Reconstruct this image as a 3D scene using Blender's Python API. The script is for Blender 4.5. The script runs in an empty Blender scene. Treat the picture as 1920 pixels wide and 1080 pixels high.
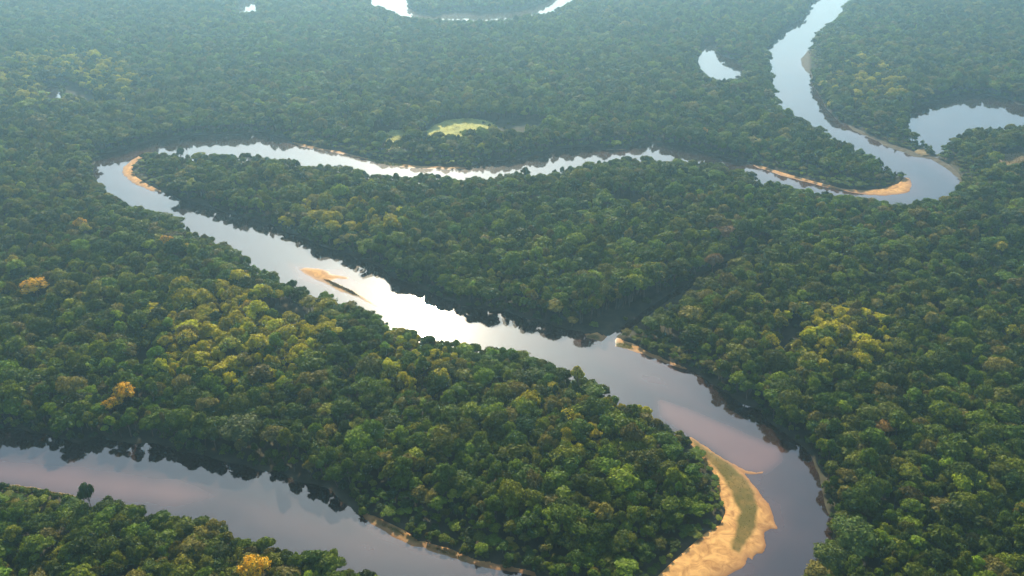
import bpy, bmesh, math, random
import numpy as np
from mathutils import Vector, Matrix

random.seed(7)
rng = np.random.default_rng(11)
scene = bpy.context.scene
col = scene.collection

# ------------------------------------------------------------------ camera
CAM_H = 265.0                      # metres above the water
F_PX = 1500.0                      # focal length in pixels of a 1920 wide frame
PITCH = math.radians(30.7)         # downward tilt
cam_d = bpy.data.cameras.new('camera')
cam_d.sensor_width = 36.0
cam_d.lens = 36.0 * F_PX / 1920.0
cam_d.clip_start = 1.0
cam_d.clip_end = 40000.0
cam = bpy.data.objects.new('camera', cam_d)
col.objects.link(cam)
cam.location = (0, 0, CAM_H)
cam.rotation_euler = (math.pi / 2 - PITCH, 0, 0)
scene.camera = cam

# ------------------------------------------------------------------ sky and sun
SUN_EL = math.radians(32.3)
SUN_AZ = math.radians(-7.0)        # from +Y towards +X
world = bpy.data.worlds.new('World')
scene.world = world
world.use_nodes = True
nt = world.node_tree
nt.nodes.clear()
w_out = nt.nodes.new('ShaderNodeOutputWorld')
w_bg = nt.nodes.new('ShaderNodeBackground')
w_sky = nt.nodes.new('ShaderNodeTexSky')
w_sky.sky_type = 'NISHITA'
w_sky.sun_disc = False
w_sky.sun_elevation = SUN_EL
w_sky.sun_rotation = SUN_AZ
w_sky.altitude = 100.0
w_sky.air_density = 1.4
w_sky.dust_density = 1.0
w_sky.ozone_density = 1.0
w_bg.inputs['Strength'].default_value = 0.118
nt.links.new(w_sky.outputs[0], w_bg.inputs['Color'])
nt.links.new(w_bg.outputs[0], w_out.inputs['Surface'])

sun_d = bpy.data.lights.new('sun', 'SUN')
sun_d.energy = 5.0
sun_d.angle = math.radians(0.53)
sun_d.color = (1.0, 0.86, 0.63)
sun = bpy.data.objects.new('sun', sun_d)
col.objects.link(sun)
to_sun = Vector((math.sin(SUN_AZ) * math.cos(SUN_EL), math.cos(SUN_AZ) * math.cos(SUN_EL), math.sin(SUN_EL)))
sun.rotation_euler = to_sun.to_track_quat('Z', 'Y').to_euler()
sun.location = (0, 0, 400)

vs = scene.view_settings
vs.view_transform = 'Standard'
vs.look = 'None'
vs.exposure = 0.95
vs.gamma = 1.0
vs.use_curve_mapping = False
cy = scene.cycles
cy.use_denoising = True
cy.max_bounces = 5
cy.diffuse_bounces = 2
cy.glossy_bounces = 2
cy.transmission_bounces = 3
cy.volume_bounces = 1
cy.transparent_max_bounces = 4
cy.caustics_reflective = False
cy.caustics_refractive = False
cy.use_adaptive_sampling = False

HAZE_DENSITY = 0.000275


# ------------------------------------------------------------------ photo pixel -> place
CP, SP = math.cos(PITCH), math.sin(PITCH)


def unproject(x, y, h=0.0):
    """the point at height h that the photograph shows at pixel x, y (1920 x 1080)"""
    u, v = (x - 960.0) / F_PX, (y - 540.0) / F_PX
    dz = -SP - v * CP
    dy = CP - v * SP
    t = (h - CAM_H) / dz
    return (u * t, dy * t)


def project(X, Y, Z):
    """pixels and depth of a world point"""
    zc = Y * CP + (CAM_H - Z) * SP
    yc = -Y * SP + (CAM_H - Z) * CP
    return 960 + F_PX * X / zc, 540 + F_PX * yc / zc, zc


def up(h, pts):
    return [unproject(x, y, h) for x, y in pts]


NEAR, FAR, MID = 11.0, -8.5, -5.0      # treetop in front, mirrored treetop behind

# bank on the right hand going downstream
W_BANK = (
    up(0, [(1650, -90), (1560, -30), (1525, 0), (1515, 17), (1510, 30), (1480, 50), (1460, 63), (1443, 80), (1433, 103), (1443, 120), (1446, 150)])
    + up(4, [(1453, 187)])
    + up(NEAR, [(1470, 200), (1493, 217), (1527, 232), (1547, 240), (1563, 257), (1590, 264), (1613, 277), (1643, 290), (1663, 302), (1680, 308)])
    + up(4, [(1692, 322)])
    + up(0, [(1703, 334), (1711, 346), (1708, 358), (1690, 364), (1660, 367), (1630, 366), (1600, 361), (1577, 357), (1540, 349),
             (1513, 342), (1490, 335), (1467, 330), (1445, 322), (1423, 315)])
    + up(-4, [(1395, 308), (1380, 306), (1330, 297)])
    + up(FAR, [(1280, 292), (1257, 288), (1233, 283), (1205, 282)])
    + up(-2, [(1173, 284), (1150, 285), (1137, 286)])
    + up(FAR, [(1107, 290), (1073, 293), (1040, 298), (1013, 305), (985, 310), (960, 314), (940, 317), (913, 318)])
    + up(0, [(873, 316), (840, 318), (790, 316), (760, 314), (727, 310), (700, 303), (673, 296), (640, 289), (610, 283), (585, 279), (560, 273)])
    + up(-4, [(533, 267)])
    + up(FAR, [(500, 265), (470, 263), (433, 267), (400, 268), (367, 270), (347, 273), (327, 277), (300, 277), (277, 285), (247, 292),
               (230, 297), (200, 305), (185, 312)])
    + up(0, [(174, 323)])
    + up(NEAR, [(180, 333), (193, 347), (207, 357), (233, 370), (263, 383), (293, 390), (323, 403), (347, 417), (367, 428), (387, 434),
                (407, 447), (437, 463), (460, 478), (480, 487), (497, 503), (520, 508), (547, 519), (560, 533), (580, 540), (617, 545),
                (630, 557), (660, 560), (690, 567), (712, 580), (722, 595), (740, 607), (763, 618), (797, 622), (820, 625), (847, 629),
                (870, 634), (887, 639), (910, 646), (940, 648), (953, 654), (983, 662), (1017, 672), (1040, 677), (1070, 689),
                (1087, 700), (1107, 704), (1140, 719), (1160, 737), (1203, 752), (1227, 770), (1257, 787)])
    + up(4, [(1275, 806)])
    + up(0, [(1296, 820), (1313, 830), (1347, 853), (1377, 872), (1392, 885), (1407, 900), (1420, 920), (1428, 934), (1441, 944),
             (1448, 966), (1461, 994), (1445, 991), (1434, 998), (1433, 1020), (1428, 1037), (1418, 1038), (1411, 1052), (1402, 1042),
             (1394, 1062), (1377, 1073), (1350, 1088), (1270, 1118), (1170, 1128), (1080, 1108), (1000, 1081), (973, 1075),
             (907, 1063), (880, 1057), (840, 1042), (803, 1031), (795, 1025), (773, 1023), (745, 1010), (720, 997), (687, 976)])
    + up(-4, [(640, 950)])
    + up(FAR, [(623, 942), (600, 934), (567, 930), (523, 910), (500, 908), (467, 898), (433, 893), (403, 883), (387, 876), (343, 873),
               (323, 861), (293, 853), (257, 856), (213, 850), (203, 840), (173, 850), (150, 855), (113, 846), (90, 836), (67, 837),
               (53, 829), (23, 827), (0, 831), (-60, 828), (-180, 835), (-330, 850)])
)
# bank on the left hand going downstream
E_BANK = (
    up(NEAR, [(1740, -90), (1650, -30), (1590, 0), (1580, 13), (1570, 30), (1547, 47), (1533, 60), (1520, 77)])
    + up(0, [(1513, 97), (1501, 110), (1503, 122), (1510, 133), (1520, 140), (1522, 160), (1537, 180), (1547, 200), (1567, 223),
             (1587, 233), (1600, 245), (1647, 266), (1657, 273), (1683, 282), (1713, 294), (1743, 297), (1760, 307), (1780, 320),
             (1790, 330), (1800, 338)])
    + up(6, [(1796, 350)])
    + up(NEAR, [(1770, 362), (1740, 370), (1700, 376), (1680, 376), (1640, 373), (1600, 367), (1570, 361), (1530, 356), (1513, 353),
                (1473, 343), (1430, 328), (1390, 316), (1360, 306), (1330, 297), (1305, 297), (1280, 298), (1240, 296), (1207, 291),
                (1160, 293), (1130, 297), (1107, 303), (1060, 312), (1007, 323), (987, 315), (960, 315), (940, 323), (913, 326),
                (873, 331), (840, 331), (813, 323), (773, 323), (720, 319), (683, 319), (657, 311), (640, 306), (600, 308), (567, 303),
                (533, 291), (493, 288), (467, 284), (427, 283), (383, 283), (350, 286), (320, 288), (300, 285)])
    + up(0, [(270, 289), (252, 296), (240, 305), (229, 316), (231, 327), (240, 337), (257, 347), (287, 359)])
    + up(MID, [(320, 372), (343, 384), (367, 390), (393, 398), (420, 407), (460, 419), (480, 422), (510, 433), (530, 445), (547, 449),
               (583, 463), (607, 474), (640, 484), (673, 495), (702, 506), (733, 528), (750, 535), (773, 545), (787, 553), (807, 560),
               (823, 571), (853, 577), (867, 587), (890, 588), (907, 591), (953, 598), (990, 611), (1027, 619), (1053, 629), (1090, 633)])
    + up(0, [(1100, 633), (1123, 640), (1153, 650), (1187, 658), (1207, 664), (1227, 671), (1257, 685), (1280, 692)])
    + up(-3, [(1297, 703), (1322, 719), (1347, 737), (1367, 752), (1393, 768), (1423, 777), (1430, 794), (1453, 807), (1480, 827),
              (1510, 853), (1527, 880)])
    + up(0, [(1540, 913), (1550, 950), (1557, 973), (1560, 997)])
    + up(6, [(1562, 1012), (1540, 1024), (1530, 1053), (1510, 1067), (1500, 1080)])
    + up(NEAR, [(1480, 1130), (1360, 1200), (1100, 1220), (900, 1150), (737, 1082), (727, 1076), (683, 1059), (640, 1048), (633, 1042),
                (600, 1030), (560, 1018), (517, 1010), (467, 992), (430, 983), (410, 969), (367, 959), (320, 949), (267, 940),
                (240, 936), (200, 935), (173, 932)])
    + up(0, [(143, 927), (100, 921), (67, 914), (20, 908), (0, 905), (-80, 897), (-200, 900), (-330, 915)])
)
RIVER = W_BANK + E_BANK[::-1]

CREEK = up(0, [(1128, 641), (1146, 626), (1175, 606), (1250, 553), (1330, 507), (1400, 468), (1460, 452),
               (1463, 457), (1404, 474), (1338, 514), (1258, 561), (1190, 610), (1158, 630), (1152, 650)])
LAGOON = (up(FAR, [(1705, 217), (1730, 210), (1757, 201), (1773, 196), (1800, 190), (1823, 195), (1843, 191), (1860, 196), (1890, 201),
                   (1903, 210), (1930, 215), (2000, 220), (2080, 226)])
          + up(NEAR, [(2080, 234), (1990, 232), (1920, 230), (1907, 229), (1887, 232), (1850, 238), (1813, 238), (1793, 251), (1777, 261),
                      (1763, 274)])
          + up(0, [(1745, 279), (1723, 274), (1710, 266), (1697, 253), (1701, 240)]))
OXBOW = (up(0, [(1309, 100), (1312, 86), (1320, 79), (1343, 80), (1341, 97)]) + up(-5, [(1355, 112), (1368, 119), (1390, 124)])
         + up(15, [(1397, 136), (1370, 139), (1345, 140), (1328, 135), (1314, 121), (1309, 108)]))
ARC = (up(0, [(765, -40), (764, 0), (765, 13), (780, 22), (812, 30)]) + up(FAR, [(850, 31), (905, 34), (960, 31), (995, 24), (1020, 15), (1042, 0), (1080, -40)])
       + up(NEAR, [(1110, -30), (1071, 0), (1050, 12), (1030, 22), (1017, 23), (998, 26), (960, 33), (905, 37), (850, 37), (815, 35),
                   (780, 29), (753, 26), (727, 14), (699, 8), (696, 0), (680, -40)]))
POND_A = up(-5, [(448, 9), (458, 3), (470, 0), (480, 4)]) + up(15, [(479, 11), (462, 18), (446, 19)])
POND_B = up(-3, [(85, 170), (98, 167), (112, 169)]) + up(15, [(110, 177), (88, 178)])
WATERS = [np.array(p) for p in (RIVER, CREEK, LAGOON, OXBOW, ARC, POND_A, POND_B)]

ISLET = up(0, [(560, 505), (572, 502), (597, 503), (613, 507), (620, 514), (640, 517), (655, 521), (651, 524), (634, 523), (622, 527),
               (645, 537), (662, 545), (678, 555), (700, 568), (714, 577), (700, 574), (676, 559), (652, 551), (634, 546), (622, 537),
               (607, 529), (590, 525), (573, 514)])
CRESCENT = up(0, [(1374, 868), (1386, 876), (1400, 883), (1418, 886), (1432, 883), (1430, 887), (1414, 890), (1398, 888), (1384, 882)])
LANDS = [np.array(p) for p in (ISLET, CRESCENT)]


# ------------------------------------------------------------------ distance fields
def poly_sd(P, poly):
    """signed distance of points P to a closed polygon, negative inside"""
    P = np.asarray(P, dtype=np.float32)
    d2 = np.full(len(P), 1e12, dtype=np.float32)
    ins = np.zeros(len(P), dtype=bool)
    A = poly.astype(np.float32)
    B = np.roll(A, -1, axis=0)
    px, py = P[:, 0], P[:, 1]
    for (ax, ay), (bx, by) in zip(A, B):
        ex, ey = bx - ax, by - ay
        L = ex * ex + ey * ey
        if L < 1e-9:
            continue
        wx, wy = px - ax, py - ay
        t = np.clip((wx * ex + wy * ey) / L, 0, 1)
        np.minimum(d2, (wx - t * ex) ** 2 + (wy - t * ey) ** 2, out=d2)
        c = (ay <= py) != (by <= py)
        if ey != 0:
            ins ^= c & (wx < ex * (wy / ey))
    d = np.sqrt(d2)
    return np.where(ins, -d, d)


_tab = rng.random((256, 256)).astype(np.float32)


def vnoise(x, y, s):
    x, y = np.asarray(x) / s + 57.3, np.asarray(y) / s + 91.7
    i, j = np.floor(x).astype(int), np.floor(y).astype(int)
    fx, fy = x - i, y - j
    fx, fy = fx * fx * (3 - 2 * fx), fy * fy * (3 - 2 * fy)
    g = lambda a, b: _tab[(i + a) & 255, (j + b) & 255]
    return (g(0, 0) * (1 - fx) + g(1, 0) * fx) * (1 - fy) + (g(0, 1) * (1 - fx) + g(1, 1) * fx) * fy


def fbm(x, y, s, n=3):
    r, a, t = 0.0, 1.0, 0.0
    for k in range(n):
        r = r + a * (vnoise(x + 37.0 * k, y - 19.0 * k, s / 2 ** k) - 0.5)
        t += a * 0.5
        a *= 0.55
    return r / t


RX0, RX1, RY0, RY1, RS = -1150.0, 1150.0, 110.0, 1700.0, 2.0
rx = np.arange(RX0, RX1 + RS, RS)
ry = np.arange(RY0, RY1 + RS, RS)
gx, gy = np.meshgrid(rx, ry)
flat = np.stack([gx.ravel(), gy.ravel()], 1)


def water_sd(P):
    P = np.asarray(P, dtype=np.float32)
    sd = np.full(len(P), 1e9, dtype=np.float32)
    for w in WATERS:
        lo, hi = w.min(0) - 60, w.max(0) + 60
        m = (P[:, 0] > lo[0]) & (P[:, 0] < hi[0]) & (P[:, 1] > lo[1]) & (P[:, 1] < hi[1])
        if m.any():
            sd[m] = np.minimum(sd[m], poly_sd(P[m], w))
    for l in LANDS:
        lo, hi = l.min(0) - 60, l.max(0) + 60
        m = (P[:, 0] > lo[0]) & (P[:, 0] < hi[0]) & (P[:, 1] > lo[1]) & (P[:, 1] < hi[1])
        if m.any():
            sd[m] = np.maximum(sd[m], -poly_sd(P[m], l))
    return np.minimum(sd, 80.0)


WSD = water_sd(flat).reshape(gx.shape)


def sample(field, x, y):
    u = np.clip((np.asarray(x) - RX0) / RS, 0, field.shape[1] - 1.001)
    v = np.clip((np.asarray(y) - RY0) / RS, 0, field.shape[0] - 1.001)
    i, j = u.astype(int), v.astype(int)
    a, b = u - i, v - j
    return ((field[j, i] * (1 - a) + field[j, i + 1] * a) * (1 - b) + (field[j + 1, i] * (1 - a) + field[j + 1, i + 1] * a) * b)


# ------------------------------------------------------------------ sand, meadows, clearings (traced in the photograph)
SANDS = {
    # name: (polygon, grid step, height)
    'point_bar': (up(0, [(1290, 812), (1352, 850), (1400, 880), (1436, 925), (1458, 950), (1475, 1000), (1445, 1030), (1425, 1060), (1380, 1090),
                         (1270, 1130), (1180, 1125), (1230, 1085), (1272, 1046), (1300, 1022), (1325, 1000), (1352, 985), (1362, 962),
                         (1350, 925), (1342, 890), (1318, 858), (1297, 834)]), 0.7, 0.9),
    'tip_bar': (up(0, [(1405, 309), (1430, 312), (1470, 325), (1520, 339), (1580, 354), (1620, 358), (1655, 355), (1685, 345), (1699, 330), (1716, 338),
                       (1718, 360), (1680, 372), (1630, 371), (1575, 362), (1510, 348), (1460, 334), (1420, 320)]), 1.0, 0.8),
    'bend_bar': (up(0, [(280, 283), (266, 284), (240, 296), (222, 312), (226, 332), (255, 352), (292, 365), (300, 358), (275, 345), (256, 333),
                        (246, 318), (254, 304), (272, 294)]), 1.0, 0.8),
    'middle_bar': (up(0, [(530, 264), (560, 269), (600, 278), (640, 285), (690, 298), (730, 306), (790, 312), (860, 314), (885, 317), (840, 322),
                          (760, 318), (700, 308), (640, 294), (590, 284), (540, 272)]), 1.0, 0.7),
    'narrow_bar': (up(0, [(1130, 282), (1180, 280), (1182, 287), (1130, 290)]), 1.0, 0.6),
    'cut_bank': (up(0, [(683, 966), (700, 968), (735, 985), (770, 1003), (785, 1018), (803, 1019), (850, 1032), (885, 1053), (1000, 1076),
                        (1000, 1085), (900, 1068), (840, 1048), (780, 1032), (715, 1002), (680, 980)]), 0.6, 1.1),
    'creek_mouth_bar': (up(0, [(1090, 630), (1120, 624), (1138, 634), (1160, 636), (1190, 646), (1215, 660), (1260, 682), (1285, 692), (1280, 698),
                               (1220, 676), (1150, 656), (1095, 640)]), 0.7, 0.7),
    'right_bank_strip': (up(0, [(1580, 229), (1610, 243), (1660, 267), (1710, 284), (1750, 293), (1785, 312), (1806, 335), (1800, 345), (1770, 324),
                                (1740, 302), (1700, 296), (1650, 276), (1590, 244)]), 1.2, 0.7),
    'bank_notch': (up(0, [(1516, 96), (1499, 109), (1503, 128), (1518, 138), (1520, 112)]), 1.5, 0.6),
    'islet': (up(0, [(550, 505), (575, 496), (615, 500), (665, 518), (640, 530), (720, 580), (700, 580), (620, 545), (570, 520)]), 0.6, 0.5),
    'crescent': (up(0, [(1365, 860), (1440, 880), (1432, 893), (1390, 892)]), 0.5, 0.25),
    'left_bank_strip': (up(0, [(-120, 905), (-80, 893), (0, 901), (60, 909), (150, 926), (150, 936), (60, 924), (0, 917), (-80, 912)]), 0.8, 0.7),
}
SANDS = {k: (np.array(v[0]), v[1], v[2]) for k, v in SANDS.items()}
MEADOWS = {
    'long_meadow': np.array(up(1, [(780, 256), (797, 246), (813, 234), (840, 224), (880, 221), (910, 225), (930, 231)])
                            + up(13, [(925, 237), (907, 241), (867, 245), (827, 248), (797, 254)])),
    'small_meadow': np.array(up(0, [(718, 257), (730, 245), (760, 244)]) + up(13, [(760, 254), (720, 260)])),
    'dry_meadow': np.array(up(1, [(1850, 298), (1880, 288), (1940, 284), (2010, 286)]) + up(13, [(2000, 299), (1930, 303), (1870, 307)])),
    'spit_meadow': np.array(up(1, [(1713, 284), (1722, 275), (1745, 280), (1746, 292), (1730, 292)])),
}
GAPS = [np.array(p) for p in (
    up(11, [(1085, 600), (1100, 580), (1135, 568), (1168, 560), (1209, 541), (1233, 524), (1277, 515), (1325, 498), (1360, 478), (1400, 466), (1430, 462)])
    + up(11, [(1432, 470), (1400, 480), (1366, 496), (1338, 520), (1304, 543), (1271, 566), (1228, 586), (1184, 600), (1153, 615), (1130, 640), (1100, 625)]),
    up(2, [(900, 224), (950, 222), (1010, 226), (1040, 229)]) + up(13, [(1010, 238), (960, 238), (920, 238)]),
    up(3, [(1480, 606), (1510, 612), (1500, 640)]) + up(9, [(1480, 650), (1455, 630)]),
    up(3, [(80, 155), (120, 150), (170, 175), (190, 192)]) + up(9, [(180, 198), (120, 180), (85, 170)]),
    up(3, [(255, 665), (290, 650), (300, 672)]) + up(9, [(285, 688), (258, 682)]),
    up(3, [(1400, 560), (1440, 552), (1450, 565)]) + up(9, [(1425, 575)]),
)]

SAND_SD = np.full(gx.shape, 50.0, dtype=np.float32)
for nm, (poly, st, hh) in SANDS.items():
    lo, hi = poly.min(0) - 30, poly.max(0) + 30
    i0, i1 = np.clip(((np.array([lo[0], hi[0]]) - RX0) / RS).astype(int), 0, len(rx))
    j0, j1 = np.clip(((np.array([lo[1], hi[1]]) - RY0) / RS).astype(int), 0, len(ry))
    if i1 > i0 and j1 > j0:
        sub = np.stack([gx[j0:j1, i0:i1].ravel(), gy[j0:j1, i0:i1].ravel()], 1)
        SAND_SD[j0:j1, i0:i1] = np.minimum(SAND_SD[j0:j1, i0:i1], poly_sd(sub, poly).reshape(j1 - j0, i1 - i0))


def ground_z(x, y):
    d = sample(WSD, x, y) + 0.9 * fbm(x, y, 9.0, 2)
    s = sample(SAND_SD, x, y)
    z = np.where(d > 0, 1.25 * (1 - np.exp(-np.maximum(d, 0) / 2.5)) + 0.35 * fbm(x, y, 30.0, 2) * np.clip(d / 6, 0, 1),
                 -np.minimum(-d * 0.4, 2.0))
    low = np.clip((1.5 - s) / 3.0, 0, 1)
    return z * (1 - low) + np.minimum(z, -1.2) * low


# ------------------------------------------------------------------ materials
def new_mat(name):
    m = bpy.data.materials.new(name)
    m.use_nodes = True
    m.node_tree.nodes.clear()
    return m, m.node_tree.nodes, m.node_tree.links


def node(ns, t, **kw):
    n = ns.new(t)
    for k, v in kw.items():
        setattr(n, k, v)
    return n


def leaf_mat(name, transl=0.30, gloss=0.08, leaf_var=0.35, warm=(1.25, 1.2, 0.55)):
    m, ns, ln = new_mat(name)
    out = node(ns, 'ShaderNodeOutputMaterial')
    att = node(ns, 'ShaderNodeAttribute', attribute_type='INSTANCER', attribute_name='tint')
    geo = node(ns, 'ShaderNodeNewGeometry')
    mr = node(ns, 'ShaderNodeMapRange')
    mr.inputs['To Min'].default_value = 1 - leaf_var
    mr.inputs['To Max'].default_value = 1 + leaf_var
    ln.new(geo.outputs['Random Per Island'], mr.inputs['Value'])
    mul = node(ns, 'ShaderNodeVectorMath', operation='SCALE')
    ln.new(att.outputs['Color'], mul.inputs[0])
    ln.new(mr.outputs[0], mul.inputs['Scale'])
    pb = node(ns, 'ShaderNodeBsdfPrincipled')
    pb.inputs['Roughness'].default_value = 0.55
    pb.inputs['Specular IOR Level'].default_value = gloss
    ln.new(mul.outputs[0], pb.inputs['Base Color'])
    tm = node(ns, 'ShaderNodeVectorMath', operation='MULTIPLY')
    tm.inputs[1].default_value = warm
    ln.new(mul.outputs[0], tm.inputs[0])
    tr = node(ns, 'ShaderNodeBsdfTranslucent')
    ln.new(tm.outputs[0], tr.inputs['Color'])
    mx = node(ns, 'ShaderNodeMixShader')
    mx.inputs[0].default_value = transl
    ln.new(pb.outputs[0], mx.inputs[1])
    ln.new(tr.outputs[0], mx.inputs[2])
    ln.new(mx.outputs[0], out.inputs['Surface'])
    return m


def plain_mat(name, colr, rough=0.9, noise=0.0, scale=1.0):
    m, ns, ln = new_mat(name)
    out = node(ns, 'ShaderNodeOutputMaterial')
    pb = node(ns, 'ShaderNodeBsdfPrincipled')
    pb.inputs['Roughness'].default_value = rough
    pb.inputs['Specular IOR Level'].default_value = 0.2
    pb.inputs['Base Color'].default_value = (*colr, 1)
    if noise:
        tx = node(ns, 'ShaderNodeTexCoord')
        nz = node(ns, 'ShaderNodeTexNoise')
        nz.inputs['Scale'].default_value = scale
        nz.inputs['Detail'].default_value = 4
        ln.new(tx.outputs['Object'], nz.inputs['Vector'])
        rp = node(ns, 'ShaderNodeValToRGB')
        rp.color_ramp.elements[0].position = 0.3
        rp.color_ramp.elements[1].position = 0.7
        rp.color_ramp.elements[0].color = (*[c * (1 - noise) for c in colr], 1)
        rp.color_ramp.elements[1].color = (*[c * (1 + noise) for c in colr], 1)
        ln.new(nz.outputs['Fac'], rp.inputs['Fac'])
        ln.new(rp.outputs['Color'], pb.inputs['Base Color'])
    ln.new(pb.outputs[0], out.inputs['Surface'])
    return m


M_LEAF = leaf_mat('leaf')
M_FLOWER = leaf_mat('blossom', transl=0.35, gloss=0.1, leaf_var=0.3, warm=(1.1, 0.95, 0.4))
fn, fl_ = M_FLOWER.node_tree.nodes, M_FLOWER.node_tree.links
_at = [q for q in fn if q.type == 'ATTRIBUTE'][0]
_sc = [q for q in fn if q.type == 'VECT_MATH' and q.operation == 'SCALE'][0]
_ge = [q for q in fn if q.type == 'NEW_GEOMETRY'][0]
_lt = node(fn, 'ShaderNodeMath', operation='GREATER_THAN')
_lt.inputs[1].default_value = 0.72
fl_.new(_ge.outputs['Random Per Island'], _lt.inputs[0])
_mx = node(fn, 'ShaderNodeMix', data_type='RGBA', blend_type='MIX')
fl_.new(_lt.outputs[0], _mx.inputs['Factor'])
fl_.new(_at.outputs['Color'], _mx.inputs['A'])
_mx.inputs['B'].default_value = (0.10, 0.10, 0.02, 1)
fl_.new(_mx.outputs['Result'], _sc.inputs[0])
M_CORE = leaf_mat('inner_foliage', transl=0.0, gloss=0.05, leaf_var=0.2)
M_GRASS = leaf_mat('grass_blade', transl=0.3, gloss=0.1, leaf_var=0.4, warm=(1.15, 1.1, 0.6))
M_BARK = plain_mat('bark', (0.12, 0.09, 0.065), 0.9, 0.35, 3.0)
M_SOIL = plain_mat('forest_floor', (0.05, 0.045, 0.025), 0.95, 0.4, 0.15)
M_MEADOW = plain_mat('meadow_turf', (0.40, 0.38, 0.11), 0.95, 0.35, 0.12)
M_DRY = plain_mat('dry_turf', (0.20, 0.14, 0.06), 0.95, 0.35, 0.12)


def sand_material():
    m, ns, ln = new_mat('sand')
    out = node(ns, 'ShaderNodeOutputMaterial')
    pb = node(ns, 'ShaderNodeBsdfPrincipled')
    pb.inputs['Specular IOR Level'].default_value = 0.25
    tx = node(ns, 'ShaderNodeTexCoord')
    nz = node(ns, 'ShaderNodeTexNoise')
    nz.inputs['Scale'].default_value = 0.16
    nz.inputs['Detail'].default_value = 9
    nz.inputs['Roughness'].default_value = 0.62
    nz.inputs['Distortion'].default_value = 1.6
    ln.new(tx.outputs['Object'], nz.inputs['Vector'])
    rp = node(ns, 'ShaderNodeValToRGB')
    e = rp.color_ramp.elements
    e[0].position, e[0].color = 0.36, (0.30, 0.14, 0.042, 1)
    e[1].position, e[1].color = 0.62, (0.62, 0.34, 0.11, 1)
    ln.new(nz.outputs['Fac'], rp.inputs['Fac'])
    wt = node(ns, 'ShaderNodeAttribute', attribute_name='wet')
    mx = node(ns, 'ShaderNodeMix', data_type='RGBA', blend_type='MIX')
    ln.new(wt.outputs['Fac'], mx.inputs['Factor'])
    ln.new(rp.outputs['Color'], mx.inputs['A'])
    mx.inputs['B'].default_value = (0.28, 0.13, 0.042, 1)
    gt = node(ns, 'ShaderNodeAttribute', attribute_name='turf')
    m2 = node(ns, 'ShaderNodeMix', data_type='RGBA', blend_type='MIX')
    ln.new(gt.outputs['Fac'], m2.inputs['Factor'])
    ln.new(mx.outputs['Result'], m2.inputs['A'])
    m2.inputs['B'].default_value = (0.105, 0.082, 0.015, 1)
    ln.new(m2.outputs['Result'], pb.inputs['Base Color'])
    rr = node(ns, 'ShaderNodeMapRange')
    rr.inputs['To Min'].default_value = 0.9
    rr.inputs['To Max'].default_value = 0.45
    ln.new(wt.outputs['Fac'], rr.inputs['Value'])
    ln.new(rr.outputs[0], pb.inputs['Roughness'])
    ln.new(pb.outputs[0], out.inputs['Surface'])
    return m


M_SAND = sand_material()
M_MUD = plain_mat('bank_mud', (0.085, 0.07, 0.045), 0.9, 0.4, 0.2)


def water_material():
    m, ns, ln = new_mat('river_water')
    out = node(ns, 'ShaderNodeOutputMaterial')
    sh = node(ns, 'ShaderNodeAttribute', attribute_name='shallow')
    mx = node(ns, 'ShaderNodeMix', data_type='RGBA', blend_type='MIX')
    tx0 = node(ns, 'ShaderNodeTexCoord')
    n2 = node(ns, 'ShaderNodeTexNoise')
    n2.inputs['Scale'].default_value = 0.035
    n2.inputs['Detail'].default_value = 5
    n2.inputs['Distortion'].default_value = 1.2
    ln.new(tx0.outputs['Object'], n2.inputs['Vector'])
    ma = node(ns, 'ShaderNodeMath', operation='MULTIPLY_ADD')
    ma.inputs[1].default_value = 0.35
    ma.inputs[2].default_value = -0.17
    ln.new(n2.outputs['Fac'], ma.inputs[0])
    ad = node(ns, 'ShaderNodeMath', operation='ADD', use_clamp=True)
    ln.new(ma.outputs[0], ad.inputs[0])
    ln.new(sh.outputs['Fac'], ad.inputs[1])
    ln.new(ad.outputs[0], mx.inputs['Factor'])
    mx.inputs['A'].default_value = (0.018, 0.011, 0.008, 1)     # silty deep water
    mx.inputs['B'].default_value = (0.145, 0.072, 0.054, 1)      # sand seen through shallow water
    tx = node(ns, 'ShaderNodeTexCoord')
    nz = node(ns, 'ShaderNodeTexNoise')
    nz.inputs['Scale'].default_value = 0.02
    nz.inputs['Detail'].default_value = 3
    ln.new(tx.outputs['Object'], nz.inputs['Vector'])
    lobes = []
    for r in (0.04, 0.10, 0.29):                                # calm skin, faint ripples, cat's paws
        p = node(ns, 'ShaderNodeBsdfPrincipled')
        p.inputs['IOR'].default_value = 1.9
        p.inputs['Roughness'].default_value = r
        ln.new(mx.outputs['Result'], p.inputs['Base Color'])
        lobes.append(p)
    mr = node(ns, 'ShaderNodeMapRange')
    mr.inputs['From Min'].default_value = 0.3
    mr.inputs['From Max'].default_value = 0.7
    mr.inputs['To Min'].default_value = 0.03
    mr.inputs['To Max'].default_value = 0.12
    ln.new(nz.outputs['Fac'], mr.inputs['Value'])
    m1 = node(ns, 'ShaderNodeMixShader')
    ln.new(mr.outputs[0], m1.inputs[0])
    ln.new(lobes[0].outputs[0], m1.inputs[1])
    ln.new(lobes[1].outputs[0], m1.inputs[2])
    ms = node(ns, 'ShaderNodeMixShader')
    ms.inputs[0].default_value = 0.045
    ln.new(m1.outputs[0], ms.inputs[1])
    ln.new(lobes[2].outputs[0], ms.inputs[2])
    ln.new(ms.outputs[0], out.inputs['Surface'])
    return m


M_WATER = water_material()


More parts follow.
